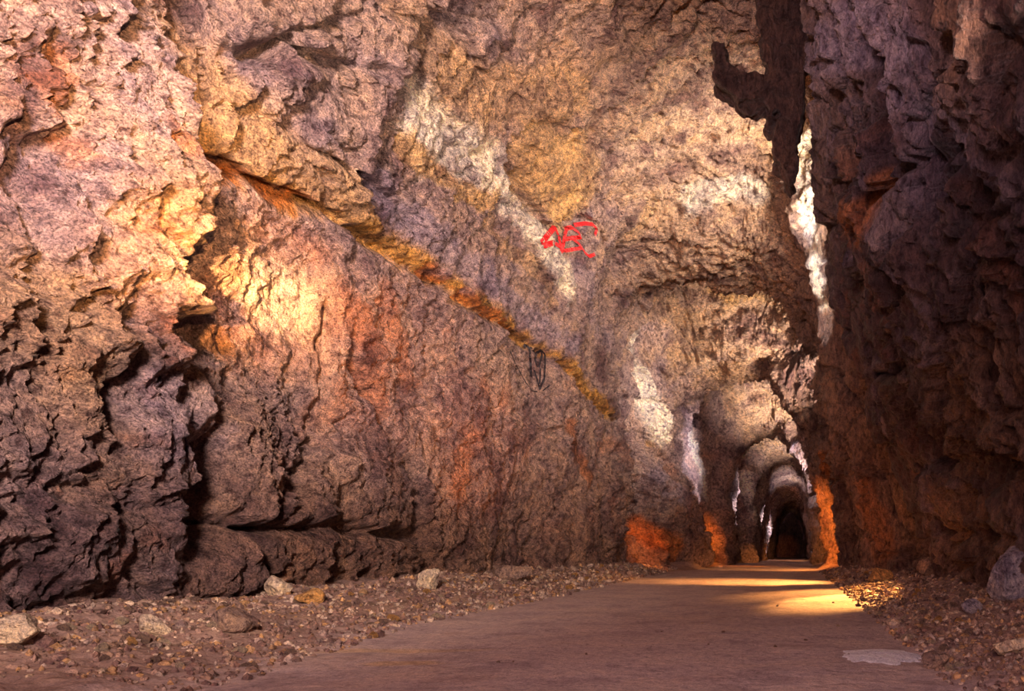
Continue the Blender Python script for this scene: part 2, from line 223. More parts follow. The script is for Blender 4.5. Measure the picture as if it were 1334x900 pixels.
GROOVES = [
 (0.1,0.22,[(-7.75,9.98,6.03),(-7.61,10.9,6.15),(-7.5,11.93,6.3),(-7.31,13.06,6.38),(-7.3,14.18,6.41)]),
 (0.1,0.15,[(-7.3,14.18,6.41),(-7.27,15.8,6.48),(-7.11,17.33,6.33),(-7.01,19.99,6.43),(-6.73,22.34,6.31),(-6.3,26.24,5.66),(-5.77,31.91,5.28)]),
 (0.12,0.35,[(-6.93,9.91,7.35),(-6.71,10.12,7.51),(-6.52,10.29,7.81)]),
 (0.08,0.25,[(-6.52,10.29,7.81),(-6.53,10.52,7.73),(-6.46,10.94,7.93)]),
 (0.06,0.2,[(-6.98,10.19,6.94),(-7.19,10.33,6.65),(-7.38,10.4,6.44)]),
 (0.06,0.15,[(-7.01,9.0,6.73),(-7.15,9.69,7.22),(-6.93,9.91,7.35)]),
 (0.07,0.2,[(-6.23,13.11,9.53),(-6.46,13.16,9.18),(-6.7,12.9,8.56),(-6.85,12.8,8.08),(-7.02,12.8,7.49)]),
 (0.05,0.15,[(-6.49,11.02,7.84),(-6.31,11.89,8.33),(-6.54,13.06,8.99)]),
 (0.06,0.2,[(-6.68,9.91,8.04),(-6.52,10.26,7.84)]),
 (0.06,0.2,[(-6.23,10.94,8.57),(-6.34,10.94,8.25),(-6.46,10.94,7.93)]),
 (0.14,0.4,[(-6.21,16.84,9.42),(-6.19,16.96,9.42)]),
 (0.12,0.35,[(-7.31,21.53,0.95),(-7.22,21.86,1.18)]),
 (0.08,0.12,[(-5.69,16.72,10.14),(-5.02,18.0,10.78)]),
 (0.08,0.2,[(-6.17,17.27,9.42),(-6.27,18.45,9.15),(-6.26,19.69,9.18),(-5.49,21.94,10.23)]),
 (0.08,0.15,[(-5.49,21.94,10.23),(-5.76,24.03,10.04),(-5.96,26.62,9.57)]),
 (0.07,0.2,[(-7.55,12.68,4.95),(-7.61,12.68,4.06),(-7.65,12.64,3.18),(-7.62,12.3,2.39),(-7.49,11.43,1.81),(-7.4,11.06,1.26)]),
 (0.05,0.14,[(-7.77,12.05,3.06),(-7.62,12.38,2.39)]),
 (0.05,0.14,[(-7.62,12.71,2.8),(-7.5,11.89,1.84),(-7.4,11.31,1.26)]),
 (0.14,0.22,[(-7.55,13.46,4.25),(-7.6,14.33,3.47),(-7.6,15.35,2.42),(-7.59,15.87,1.35),(-7.64,16.17,0.21)]),
 (0.06,0.15,[(-7.81,10.15,3.15),(-7.67,10.15,2.55),(-7.52,9.91,1.9)]),
 (0.1,0.22,[(-7.4,9.62,1.26),(-7.4,10.15,1.33),(-7.41,10.9,1.22),(-7.4,12.13,1.3),(-7.6,13.82,1.26),(-7.6,15.68,1.18)]),
 (0.1,0.25,[(-7.42,10.81,1.14),(-7.55,10.98,0.59),(-7.73,11.18,0.08)]),
 (0.07,0.12,[(-7.17,21.69,3.44),(-6.84,23.58,2.46),(-6.81,23.94,0.34)]),
 (0.3,0.6,[(-7.55,9.91,2.02),(-7.46,9.8,1.61),(-7.41,9.73,1.35)]),
 (0.12,0.2,[(-6.26,26.33,5.0),(-6.25,26.05,2.86),(-6.24,26.52,0.25)]),
 (0.12,0.25,[(-6.2,26.9,5.49),(-5.43,32.26,4.95),(-5.11,33.0,4.71)]),
 (0.15,0.3,[(-5.19,32.37,3.33),(-5.24,32.26,2.53)]),
 (0.25,0.45,[(0.81,10.05,8.16),(0.88,10.29,7.71),(1.05,10.08,7.13),(1.18,10.19,6.62),(1.26,10.44,6.34)]),
 (0.1,0.25,[(1.5,8.22,6.86),(1.64,8.25,6.38),(1.7,8.3,6.21)]),
 (0.07,0.2,[(0.47,15.74,11.88),(0.66,14.63,10.55),(0.8,11.35,8.06)]),
 (0.08,0.2,[(1.09,9.94,7.1),(1.27,9.38,6.9)]),
 (0.12,0.2,[(2.84,16.17,2.16),(3.08,16.96,1.22),(3.17,17.63,0.35)]),
 (0.05,0.12,[(3.13,15.68,1.36),(3.17,13.21,1.17),(3.18,10.61,1.13)]),
 (0.08,0.2,[(0.87,14.43,7.81),(1.33,11.1,6.13),(1.61,9.45,5.83),(1.95,8.54,5.47)]),
 (0.06,0.12,[(-7.31,8.3,2.02),(-7.29,8.25,2.49),(-7.27,8.41,3.12)]),
 (0.05,0.12,[(-7.44,9.24,1.49),(-7.53,9.62,1.87)]),
 (0.09,0.16,[(-7.22,7.28,3.99),(-7.26,7.42,3.31)]),
 (0.07,0.15,[(-3.64,22.67,11.93),(-3.13,24.12,11.83),(-1.93,24.3,11.75)]),
 (0.09,0.15,[(-4.86,19.4,10.93),(-3.73,20.8,11.86),(-2.09,23.08,12.47),(-0.67,22.75,12.54)]),
 (0.1,0.18,[(-5.13,33.15,8.04),(-3.44,34.47,8.66)]),
 (0.1,0.15,[(0.56,18.24,11.8),(0.74,15.93,9.15),(0.89,16.11,7.63),(1.04,17.51,6.46)]),
 (0.08,0.15,[(-5.85,15.04,10.05),(-5.85,13.87,10.05),(-5.63,13.11,10.32)]),
]
LUMPS = [
 (0.55,0.25,[(-7.81,9.59,2.84),(-7.64,9.66,2.27),(-7.48,9.59,1.69)]),
 (0.5,0.2,[(-7.16,8.03,5.1),(-7.15,8.62,5.16)]),
 (0.4,0.2,[(-7.23,7.44,3.93),(-7.23,7.85,3.93)]),
 (0.5,0.2,[(-7.21,8.6,4.12),(-7.25,8.33,3.44)]),
 (0.5,0.18,[(-7.58,10.69,2.21),(-7.69,10.98,2.68)]),
 (0.45,0.15,[(-7.6,13.56,1.96),(-7.6,13.21,2.49)]),
 (0.5,0.2,[(-7.52,10.29,0.7),(-7.62,10.73,0.39)]),
 (0.5,0.2,[(-7.4,8.14,0.95),(-7.38,7.61,1.1)]),
 (0.35,0.25,[(-6.75,9.87,7.93),(-6.53,10.12,8.0)]),
 (0.3,0.2,[(-6.35,10.44,8.22),(-6.27,10.61,8.45)]),
 (0.45,0.15,[(1.88,7.2,5.69),(1.94,6.72,5.51)]),
 (0.4,0.2,[(1.55,11.06,5.56),(1.77,10.4,4.97)]),
 (0.5,0.35,[(3.32,11.85,0.2),(3.34,11.14,0.03)]),
 (0.4,0.3,[(3.07,22.26,0.38),(3.15,18.24,0.35)]),
 (0.5,0.18,[(-3.03,24.12,11.85),(-2.65,24.12,11.9)]),
 (0.7,0.15,[(-7.29,17.75,4.06),(-7.34,18.82,2.74)]),
]
RED_STROKES = [
 (0.055,[(-6.2,20.195,9.421),(-6.2,19.62,8.966),(-6.2,19.136,8.578),(-6.2,19.255,8.548),(-6.2,20.13,8.971),(-6.2,20.736,9.087),(-6.2,20.53,9.294),(-6.2,20.195,9.421)]),
 (0.05,[(-6.2,21.233,9.812),(-6.2,21.017,9.407),(-6.2,20.875,9.121),(-6.2,20.736,8.963)]),
 (0.045,[(-6.2,21.017,9.701),(-6.2,21.754,10.05),(-6.2,22.464,10.188),(-6.2,22.711,10.152),(-6.2,21.754,9.745),(-6.2,21.017,9.407)]),
 (0.04,[(-6.2,21.754,9.745),(-6.2,22.545,9.883),(-6.2,22.711,9.834),(-6.2,21.754,9.419),(-6.2,20.875,9.037)]),
 (0.04,[(-6.2,22.545,9.883),(-6.2,23.221,9.87),(-6.2,23.664,9.945),(-6.2,24.314,10.264)]),
 (0.045,[(-6.2,21.986,10.212),(-6.2,23.134,10.74),(-6.2,24.031,11.093),(-6.2,24.603,11.186),(-6.2,24.314,10.871)]),
]
BLACK_STROKES = [
 (0.05,[(-7.0,20.173,6.225),(-7.0,20.231,6.321),(-7.0,20.588,6.312),(-7.0,20.649,5.997),(-7.0,20.71,5.577)]),
 (0.04,[(-7.0,20.649,6.369),(-7.0,21.021,6.297)]),
 (0.04,[(-7.0,21.212,5.964),(-7.0,21.021,6.129),(-7.0,21.148,6.329),(-7.0,21.538,6.514),(-7.0,21.605,6.38),(-7.0,21.341,5.994)]),
 (0.04,[(-7.0,21.605,6.509),(-7.0,21.875,6.469),(-7.0,21.875,6.184),(-7.0,21.807,5.776),(-7.0,21.407,5.388),(-7.0,21.212,5.603),(-7.0,20.958,5.82)]),
 (0.035,[(-7.0,21.472,5.982),(-7.0,21.407,5.538)]),
 (0.02,[(-7.0,19.178,5.871),(-7.0,19.499,5.68),(-7.0,19.886,5.494),(-7.0,20.29,5.342),(-7.0,20.772,5.217),(-7.0,21.212,5.285)]),
 (0.02,[(-7.0,21.672,5.399),(-7.0,22.293,5.682)]),
]
# ================= materials =================
def nodes(name):
    m = bpy.data.materials.new(name); m.use_nodes = True; nt = m.node_tree
    return m, nt, nt.nodes['Principled BSDF']
def rock_material(name, bump=1.0, pits=1.0, scale=1.0, rough=.62, spec=.35, tint=True, base=(.4, .3, .26), stretch=(1, 1, 1), gritcol=.5, mott=1.0):
    m, nt, p = nodes(name); N = nt.nodes; L = nt.links
    tc = N.new('ShaderNodeTexCoord'); mp = N.new('ShaderNodeMapping'); L.new(tc.outputs['Object'], mp.inputs[0]); mp.inputs['Scale'].default_value = stretch
    def noise(sc, det, rough_=.6, dist=0.0):
        n = N.new('ShaderNodeTexNoise'); n.inputs['Scale'].default_value = sc*scale; n.inputs['Detail'].default_value = det
        n.inputs['Roughness'].default_value = rough_; n.inputs['Distortion'].default_value = dist; L.new(mp.outputs[0], n.inputs['Vector']); return n.outputs[0]
    def ramp(src, stops):
        r = N.new('ShaderNodeValToRGB'); e = r.color_ramp.elements
        e[0].position, e[0].color = stops[0][0], (*stops[0][1], 1); e[1].position, e[1].color = stops[-1][0], (*stops[-1][1], 1)
        for s in stops[1:-1]:
            q = e.new(s[0]); q.color = (*s[1], 1)
        L.new(src, r.inputs[0]); return r.outputs[0]
    def mix(mode, fac, a, b):
        x = N.new('ShaderNodeMix'); x.data_type = 'RGBA'; x.blend_type = mode
        if isinstance(fac, float): x.inputs[0].default_value = fac
        else: L.new(fac, x.inputs[0])
        for k, v in ((6, a), (7, b)):
            if isinstance(v, tuple): x.inputs[k].default_value = (*v, 1)
            else: L.new(v, x.inputs[k])
        return x.outputs[2]
    if tint:
        at = N.new('ShaderNodeAttribute'); at.attribute_name = 'mineral'; c = at.outputs['Color']
    else: c = base
    c = mix('MULTIPLY', float(mott), c, ramp(noise(.9, 8, .62, .2), [(.36, (.42, .34, .40)), (.48, (.92, .88, .90)), (.6, (1.2, 1.12, .98))]))
    c = mix('MULTIPLY', float(mott), c, ramp(noise(7, 10, .72, .1), [(.36, (.26, .19, .21)), (.47, (.86, .84, .86)), (.62, (1.5, 1.42, 1.28))]))
    c = mix('MULTIPLY', float(gritcol), c, ramp(noise(42, 6, .7, 0), [(.36, (.2, .14, .16)), (.47, (.92, .92, .92)), (.64, (1.8, 1.7, 1.6))]))
    L.new(c, p.inputs['Base Color'])
    p.inputs['Roughness'].default_value = rough; p.inputs['Specular IOR Level'].default_value = spec
    # relief: folded creases over grit
    def absr(src, k):
        a = N.new('ShaderNodeMath'); a.operation = 'SUBTRACT'; L.new(src, a.inputs[0]); a.inputs[1].default_value = .5
        b = N.new('ShaderNodeMath'); b.operation = 'ABSOLUTE'; L.new(a.outputs[0], b.inputs[0])
        c2 = N.new('ShaderNodeMath'); c2.operation = 'MULTIPLY'; L.new(b.outputs[0], c2.inputs[0]); c2.inputs[1].default_value = k; return c2.outputs[0]
    def add(a, b):
        x = N.new('ShaderNodeMath'); x.operation = 'ADD'; L.new(a, x.inputs[0]); L.new(b, x.inputs[1]); return x.outputs[0]
    h = add(absr(noise(3.2, 8, .62, .2), 1.3), absr(noise(9.5, 8, .66, .1), .75*pits))
    h = add(h, absr(noise(30, 6, .7, .0), .22*pits))
    nz = N.new('ShaderNodeTexNoise'); nz.inputs['Scale'].default_value = 3*scale; nz.inputs['Detail'].default_value = 3; L.new(mp.outputs[0], nz.inputs['Vector'])
    dv = mix('LINEAR_LIGHT', .12, mp.outputs[0], nz.outputs[1])
    for vsc, amt in ((2.6, .5), (8.0, .22)):
        vo = N.new('ShaderNodeTexVoronoi'); vo.inputs['Scale'].default_value = vsc*scale; vo.inputs['Detail'].default_value = 1.0; L.new(dv, vo.inputs['Vector'])
        q = N.new('ShaderNodeMath'); q.operation = 'MULTIPLY'; q.inputs[1].default_value = -amt; L.new(vo.outputs['Distance'], q.inputs[0]); h = add(h, q.outputs[0])
    b = N.new('ShaderNodeBump'); b.inputs['Strength'].default_value = 1.0; b.inputs['Distance'].default_value = .30*bump; L.new(h, b.inputs['Height']); L.new(b.outputs[0], p.inputs['Normal'])
    return m
M_LEFT = rock_material('left_rock', 1.15, gritcol=.85)
M_CEIL = rock_material('ceiling_rock', 1.1, gritcol=.8, stretch=(.75, 1.3, 1.3))
M_RIGHT = rock_material('right_rock', 1.2, rough=.45, spec=.5, stretch=(1.3, 1.0, .6))
M_STONE = rock_material('rubble_stone', .25, scale=3.0, tint=False, base=(.34, .24, .19), gritcol=.5)
M_PALE = rock_material('pale_stone', .2, scale=3.0, tint=False, base=(.66, .55, .40), gritcol=.4)
M_OCHRE = rock_material('ochre_stone', .2, scale=3.0, tint=False, base=(.62, .36, .13), gritcol=.4)
M_BLUE = rock_material('blue_grey_stone', .4, scale=2.0, tint=False, base=(.42, .38, .44), gritcol=.5)
M_FLOOR = rock_material('packed_earth', .10, scale=1.6, tint=True, rough=.8, spec=.2, gritcol=.35, mott=.4)
def plain(name, col, rough=.6):
    m, nt, p = nodes(name); n = nt.nodes.new('ShaderNodeTexNoise'); n.inputs['Scale'].default_value = 25; n.inputs['Detail'].default_value = 5
    r = nt.nodes.new('ShaderNodeValToRGB'); r.color_ramp.elements[0].position = .3; r.color_ramp.elements[0].color = (*[c*.55 for c in col], 1); r.color_ramp.elements[1].position = .6; r.color_ramp.elements[1].color = (*col, 1)
    nt.links.new(n.outputs[0], r.inputs[0]); nt.links.new(r.outputs[0], p.inputs['Base Color']); p.inputs['Roughness'].default_value = rough; return m
M_RED = plain('red_spray_paint', (.75, .015, .02)); M_BLACK = plain('black_spray_paint', (.02, .012, .02)); M_ASH = rock_material('white_powder', .15, scale=3, tint=False, base=(.93, .92, 1.0), gritcol=.25, mott=.35)
# ================= rock passage =================
BASE = {'mauve': (.44, .315, .29), 'ochre': (.60, .33, .09), 'rust': (.52, .17, .035), 'gold': (.55, .365, .22), 'cream': (.92, .85, .73), 'amber': (.74, .48, .22),
        'violet': (.36, .29, .37), 'dark_maroon': (.10, .06, .075), 'umber': (.25, .14, .09)}
def poly_dist(P, pts):
    d = np.full(len(P), 1e3, np.float32)
    A = np.array(pts, np.float32)
    if len(A) == 1: return np.linalg.norm(P-A[0], axis=1)
    for a, b in zip(A[:-1], A[1:]): d = np.minimum(d, seg_dist(P, a, b))
    return d
def near(P, pts, r):
    A = np.array(pts); lo = A.min(0)-r; hi = A.max(0)+r
    return np.where(((P > lo) & (P < hi)).all(1))[0]
S = base_surface(); NR = S.shape[0]
NRM = smooth_rows(normals(S), 6); NRM /= np.linalg.norm(NRM, axis=2)[..., None]
P0 = S.reshape(-1, 3).copy(); NN = NRM.reshape(-1, 3)
Y0 = P0[:, 1]; Z0 = P0[:, 2]
uu = np.tile(np.arange(NU), NR)
side_l = 1-sstep(SEAM_L-30, SEAM_L+40, uu.astype(float)); side_r = sstep(SEAM_R-40, SEAM_R+20, uu.astype(float)); top = np.clip(1-side_l-side_r, 0, 1)
amp = np.interp(Y0, [-9, 6, 24, 32, 45, 60], [1, 1, .95, .85, .75, .5])
warp = np.stack([perlin(P0, .7, 21), perlin(P0, .7, 22), perlin(P0, .7, 23)], 1)
PW = P0+warp*.5
big = fbm(P0, .33, 3, 1)*.22+fbm(P0, .55, 4, 81)*sstep(24, 30, Y0)*.45
near_pillar = side_l*(1-sstep(9.0, 9.4, Y0))
lumps = billow(PW, (1.1, 1.1, 1.0), 4, 5, .55)                       # lumpy weathered bulges
scal = billow(PW, (2.3, 2.3, 1.7), 4, 9, .6)                         # pick marks
rip = billow(PW, (.9, 2.2, 2.4), 5, 13, .58)                         # fine horizontal ripples of the roof
f1, f2, pv = cells(PW, (.55, .55, .6), 4)
g1, g2, pv2 = cells(PW+warp*.2, (1.5, 1.5, 1.7), 8)
upper = side_l*sstep(6.3, 7.2, Z0)
blocky = np.clip(upper*.9*(1-sstep(12.5, 16, Y0)*.6)+side_r*.9+top*.15+sstep(24, 28, Y0)*.5, 0, 1)
disp = big
disp = disp + near_pillar*(lumps*.24*(.5+.5*sstep(1.5, 3.5, Z0))+scal*.11)
disp = disp + side_l*(1-near_pillar)*((1-upper)*(lumps*.12+scal*.08)+upper*(lumps*.10+scal*.07))
disp = disp + top*(rip*.15+lumps*.12)
disp = disp + side_r*(lumps*.13+scal*.08)
disp = disp + blocky*(pv*.42+pv2*.18)
fine = billow(PW, 6.5, 3, 17, .6)*.04
disp = (disp+fine)*amp*(1-.5*side_r*sstep(15, 17.5, Y0)*(1-sstep(23, 25, Y0)))
crack = (sstep(.10, .0, f2-f1))*blocky*.25*amp
disp = disp + crack + sstep(.10, 0, g2-g1)*.04*np.clip(blocky+.25*side_l, 0, 1)*amp
warpd = perlin(P0, 2.2, 31)*.10+perlin(P0, 6, 32)*.04
for r, d, pts in GROOVES+[(.13, .28, [(-7.4, 9.2, 4.5), (-7.0, 9.2, 7.4), (-6.3, 9.2, 9.5)]), (.1, .2, [(-6.3, 9.2, 9.5), (-5.2, 9.6, 11.4)])]:
    r = max(r*1.2, .09); k = near(P0, pts, r*4+.3); q = poly_dist(P0[k], pts)+warpd[k]
    disp[k] += 2.1*d*np.exp(-np.maximum(q, 0)**2/(r*r))
for r, d, pts in LUMPS:
    k = near(P0, pts, r*2.5+.2); q = poly_dist(P0[k], pts)+warpd[k]
    disp[k] -= d*sstep(r*1.3, r*.35, q)
foot = sstep(.25, 0, Z0); disp = disp*(1-.6*foot)
PD = P0+NN*disp[:, None]
PD[uu == 0, 2] = -.35; PD[uu == NU-1, 2] = -.35
# mineral colours of the beds and stains, with some light and shade put in
col = np.tile(np.array(BASE['mauve'], np.float32), (len(P0), 1))
def paint(mask, c): 
    global col
    col = col*(1-mask[:, None])+np.array(BASE[c], np.float32)*mask[:, None]
n1 = fbm(P0, .45, 4, 41); n2 = fbm(P0, .8, 4, 43); n3 = fbm(P0, 1.7, 4, 47)
paint(top*.5, 'gold'); col = col*(1-top[:, None]*.55)+np.array((.60, .43, .31), np.float32)*top[:, None]*.65
paint(sstep(.25, .7, n2)*top*.4, 'amber'); paint(sstep(.2, .7, -n1)*.45*top, 'umber')
paint(near_pillar*sstep(.0, .6, n2)*.6, 'gold'); paint(near_pillar*sstep(.2, .7, -n2)*.5, 'violet'); paint(near_pillar*sstep(.3, .7, n3)*.5, 'rust')
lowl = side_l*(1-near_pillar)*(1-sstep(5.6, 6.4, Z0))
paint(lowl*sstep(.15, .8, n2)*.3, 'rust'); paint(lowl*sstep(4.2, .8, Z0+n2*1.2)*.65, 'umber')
paint(upper*sstep(.15, .6, n2)*.35, 'gold'); paint(upper*sstep(.2, .7, -n2)*.45, 'violet')
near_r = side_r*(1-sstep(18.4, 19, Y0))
paint(side_r*.6, 'umber'); paint(near_r*.6*sstep(9.5, 6, Z0)*sstep(.8, 2.2, Z0)+near_r*.38, 'dark_maroon'); paint(near_r*sstep(.15, .7, n2)*.18, 'rust'); paint(near_r*sstep(.1, .6, -n2)*.4, 'violet')  # shade of the backlit near right wall put into its colour, deepest mid-height
for nm, r, s, pts in COLOURS:
    k = near(P0, pts, r*1.8+.3); q = poly_dist(P0[k], pts)+warpd[k]*2.2
    m = sstep(r*1.25, r*.5, q)*s
    col[k] = col[k]*(1-m[:, None])+np.array(BASE[nm], np.float32)*m[:, None]
col = np.clip(col, 0, 1)
def grid_mesh(name, V, C, r0, r1, c0, c1, mat, skip=None):
    rr = np.arange(r0, r1); cc = np.arange(c0, c1+1); nc = len(cc)
    idx = (rr[:, None]*NU+cc[None, :]).ravel(); v = V[idx]; c = C[idx]
    a = (np.arange(len(rr)-1)[:, None]*nc+np.arange(nc-1)[None, :])
    keep = np.ones(a.shape, bool)
    if skip is not None: keep &= ~skip[np.ix_(rr[:-1], cc[:-1])]
    a = a[keep].ravel(); f = np.stack([a, a+1, a+nc+1, a+nc], 1)[:, ::-1].astype(np.int32)
    return arr_mesh(name, v, f, c, mat)
def arr_mesh(name, v, f, c, mat):
    me = bpy.data.meshes.new(name); n = len(v); k = f.shape[1]
    me.vertices.add(n); me.vertices.foreach_set('co', v.astype(np.float32).ravel())
    me.loops.add(f.size); me.loops.foreach_set('vertex_index', f.ravel())
    me.polygons.add(len(f)); me.polygons.foreach_set('loop_start', np.arange(0, f.size, k, dtype=np.int32)); me.polygons.foreach_set('loop_total', np.full(len(f), k, np.int32))
    me.update(calc_edges=True); me.polygons.foreach_set('use_smooth', np.ones(len(f), bool))
    if c is not None:
        at = me.color_attributes.new('mineral', 'FLOAT_COLOR', 'POINT'); at.data.foreach_set('color', np.column_stack([c, np.ones(n)]).astype(np.float32).ravel())
    me.materials.append(mat); o = bpy.data.objects.new(name, me); COLL.objects.link(o); return o
def struct(o): o['kind'] = 'structure'; return o
Yr = S[:, 0, 1]
skip = np.zeros((NR, NU), bool)                                       # openings to the outside in the right-hand wall
c_open = sum(SEG[:13]); c_top = sum(SEG[:12])
def opening(y0, y1, c0, c1): skip[np.ix_((Yr > y0) & (Yr < y1), np.arange(c0, c1))] = True
opening(-4, 4.6, sum(SEG[:11]), sum(SEG[:14])+10); opening(19.2, 20.9, sum(SEG[:10])+8, sum(SEG[:12])); opening(19.2, 20.9, sum(SEG[:13])+10, sum(SEG[:14])+10)
for a, b in ((29.0, 30.9), (37.0, 38.8), (44.6, 46.0), (51.2, 52.4), (57.2, 58.4)): opening(a, b, sum(SEG[:10])+6, sum(SEG[:12]))
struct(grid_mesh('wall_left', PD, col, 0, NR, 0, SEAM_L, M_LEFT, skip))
struct(grid_mesh('ceiling', PD, col, 0, NR, SEAM_L, SEAM_R, M_CEIL, skip))
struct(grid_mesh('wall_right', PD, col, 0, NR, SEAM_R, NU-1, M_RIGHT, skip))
# end wall
last = PD.reshape(NR, NU, 3)[-1]; cen = last.mean(0); cen[2] = -.4
t = np.linspace(0, 1, 12); V = np.concatenate([last+(cen-last)*k for k in t]); V[:, 1] += fbm(V.astype(np.float32), .8, 3, 3)*.3
a = (np.arange(11)[:, None]*NU+np.arange(NU-1)[None, :]).ravel()
struct(arr_mesh('wall_back', V, np.stack([a, a+1, a+NU+1, a+NU], 1).astype(np.int32), np.tile((.2, .12, .1), (len(V), 1)), M_RIGHT))
# ================= floor =================
def width_at(y):
    L = np.interp(y, Yr, S[:, 0, 0]); R = np.interp(y, Yr, S[:, -1, 0]); return L, R
def ground(x, y):
    """height of the ground: flat track, rubble banks rising towards both walls"""
    x = np.asarray(x, float); y = np.asarray(y, float)
    L, R = width_at(y)
    le = np.interp(y, [0, 6, 10, 16, 26, 34, 70], [-4.2, -4.1, -4.8, -4.6, -4.7, -3.9, -1.6]); re = np.interp(y, [0, 6.8, 13, 20, 30, 70], [1.15, 1.1, 1.35, 1.3, 1.1, 1.2])
    bl = np.clip((le-x)/np.maximum(le-L, .3), 0, 1.2); br = np.clip((x-re)/np.maximum(R-re, .3), 0, 1.2)
    P = np.stack([x.ravel(), y.ravel(), 0*x.ravel()], 1).astype(np.float32)
    k = fbm(P, .9, 4, 61).reshape(x.shape); k2 = fbm(P, 6, 3, 63).reshape(x.shape)
    fade = np.interp(y, [0, 25, 40], [1, 1, .3])
    z = (bl**1.3*.42+br**1.3*.38)*fade + k*.02 + (bl > 0)*bl**.5*(k*.09+k2*.035)*fade + (br > 0)*br**.5*(k*.09+k2*.035)*fade
    return z, bl, br
ys = np.concatenate([np.arange(-9, 4, .2), 4*np.exp(np.arange(0, np.log(72/4.), .0045))]); xt = np.linspace(0, 1, 420)
yy = ys[:, None]*np.ones((1, 420)); Lw, Rw = width_at(ys); xx = (Lw-.9)[:, None]+((Rw+.9)-(Lw-.9))[:, None]*xt[None, :]
zz, bl, br = ground(xx, yy)
V = np.stack([xx.ravel(), yy.ravel(), zz.ravel()], 1)
Pf = V.astype(np.float32); k1 = fbm(Pf, .5, 4, 71); k2 = fbm(Pf*np.array([1, .6, 1], np.float32), 1.6, 4, 73)
fc = np.tile(np.array((.50, .40, .39), np.float32), (len(V), 1))
def fp(m, c): 
    global fc
    fc = fc*(1-m[:, None])+np.array(c, np.float32)*m[:, None]
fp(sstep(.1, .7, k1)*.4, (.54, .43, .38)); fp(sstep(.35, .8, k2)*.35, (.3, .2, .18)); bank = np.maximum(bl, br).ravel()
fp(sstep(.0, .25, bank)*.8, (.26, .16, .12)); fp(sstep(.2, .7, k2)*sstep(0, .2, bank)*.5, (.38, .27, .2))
fp(sstep(.45, .2, np.hypot((V[:, 0]+3.3)/1.2, (V[:, 1]-6.6)/.35)+k2*.15)*.6, (.62, .42, .2))      # yellow sandy streaks beside the left bank
fp(sstep(.6, .3, np.hypot((V[:, 0]+3.9)/2.0, (V[:, 1]-7.4)/.3)+k2*.2)*.5, (.6, .42, .22))
nr, nc = len(ys), 420; a = (np.arange(nr-1)[:, None]*nc+np.arange(nc-1)[None, :]).ravel()
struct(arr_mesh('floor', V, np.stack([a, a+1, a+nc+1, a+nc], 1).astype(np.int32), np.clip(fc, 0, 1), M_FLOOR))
def gz(x, y): return float(ground(np.array([x]), np.array([y]))[0][0])
# ================= helpers for things =================
def info(o, label, cat, group=None, kind=None):
    o['label'] = label; o['category'] = cat
    if group: o['group'] = group
    if kind: o['kind'] = kind
    return o
WL = bpy.data.objects['wall_left']; dg = bpy.context.evaluated_depsgraph_get()
bvh = BVHTree.FromPolygons([v.co[:] for v in WL.data.vertices], [p.vertices[:] for p in WL.data.polygons])
import bmesh
def stone_mesh(name, seed, sx, sy, sz, cuts=7, sub=3, rough=.12):
    """a broken stone: a ball cut by random planes, then chipped"""
    rnd = random.Random(seed); bm = bmesh.new(); bmesh.ops.create_icosphere(bm, subdivisions=sub, radius=1)
    for _ in range(cuts):
        n = Vector((rnd.gauss(0, 1), rnd.gauss(0, 1), rnd.gauss(0, 1))).normalized(); d = rnd.uniform(.45, .8)
        for v in bm.verts:
            e = v.co.dot(n)-d
            if e > 0: v.co -= n*e
    off = Vector((seed*3.1, seed*1.7, 0))
    for v in bm.verts:
        v.co += v.co.normalized()*(mnoise.noise(v.co*1.7+off)*rough+mnoise.noise(v.co*5+off)*rough*.35)
        v.co = Vector((v.co.x*sx, v.co.y*sy, v.co.z*sz))
    me = bpy.data.meshes.new(name); bm.to_mesh(me); bm.free(); return me
def stone(name, seed, size, loc, rz, mat, label, cat='stone', rot=(0, 0), sink=.25, cuts=7, sub=4, group=None):
    me = stone_mesh(name, seed, *size, cuts=cuts, sub=sub); me.materials.append(mat)
    o = bpy.data.objects.new(name, me); COLL.objects.link(o); o.rotation_euler = (rot[0], rot[1], rz)
    R = Matrix.Rotation(rz, 3, 'Z') @ Matrix.Rotation(rot[1], 3, 'Y') @ Matrix.Rotation(rot[0], 3, 'X')
    zm = min((R @ v.co).z for v in me.vertices)
    o.location = (loc[0], loc[1], gz(loc[0], loc[1])-zm*(1-sink)); return info(o, label, cat, group)
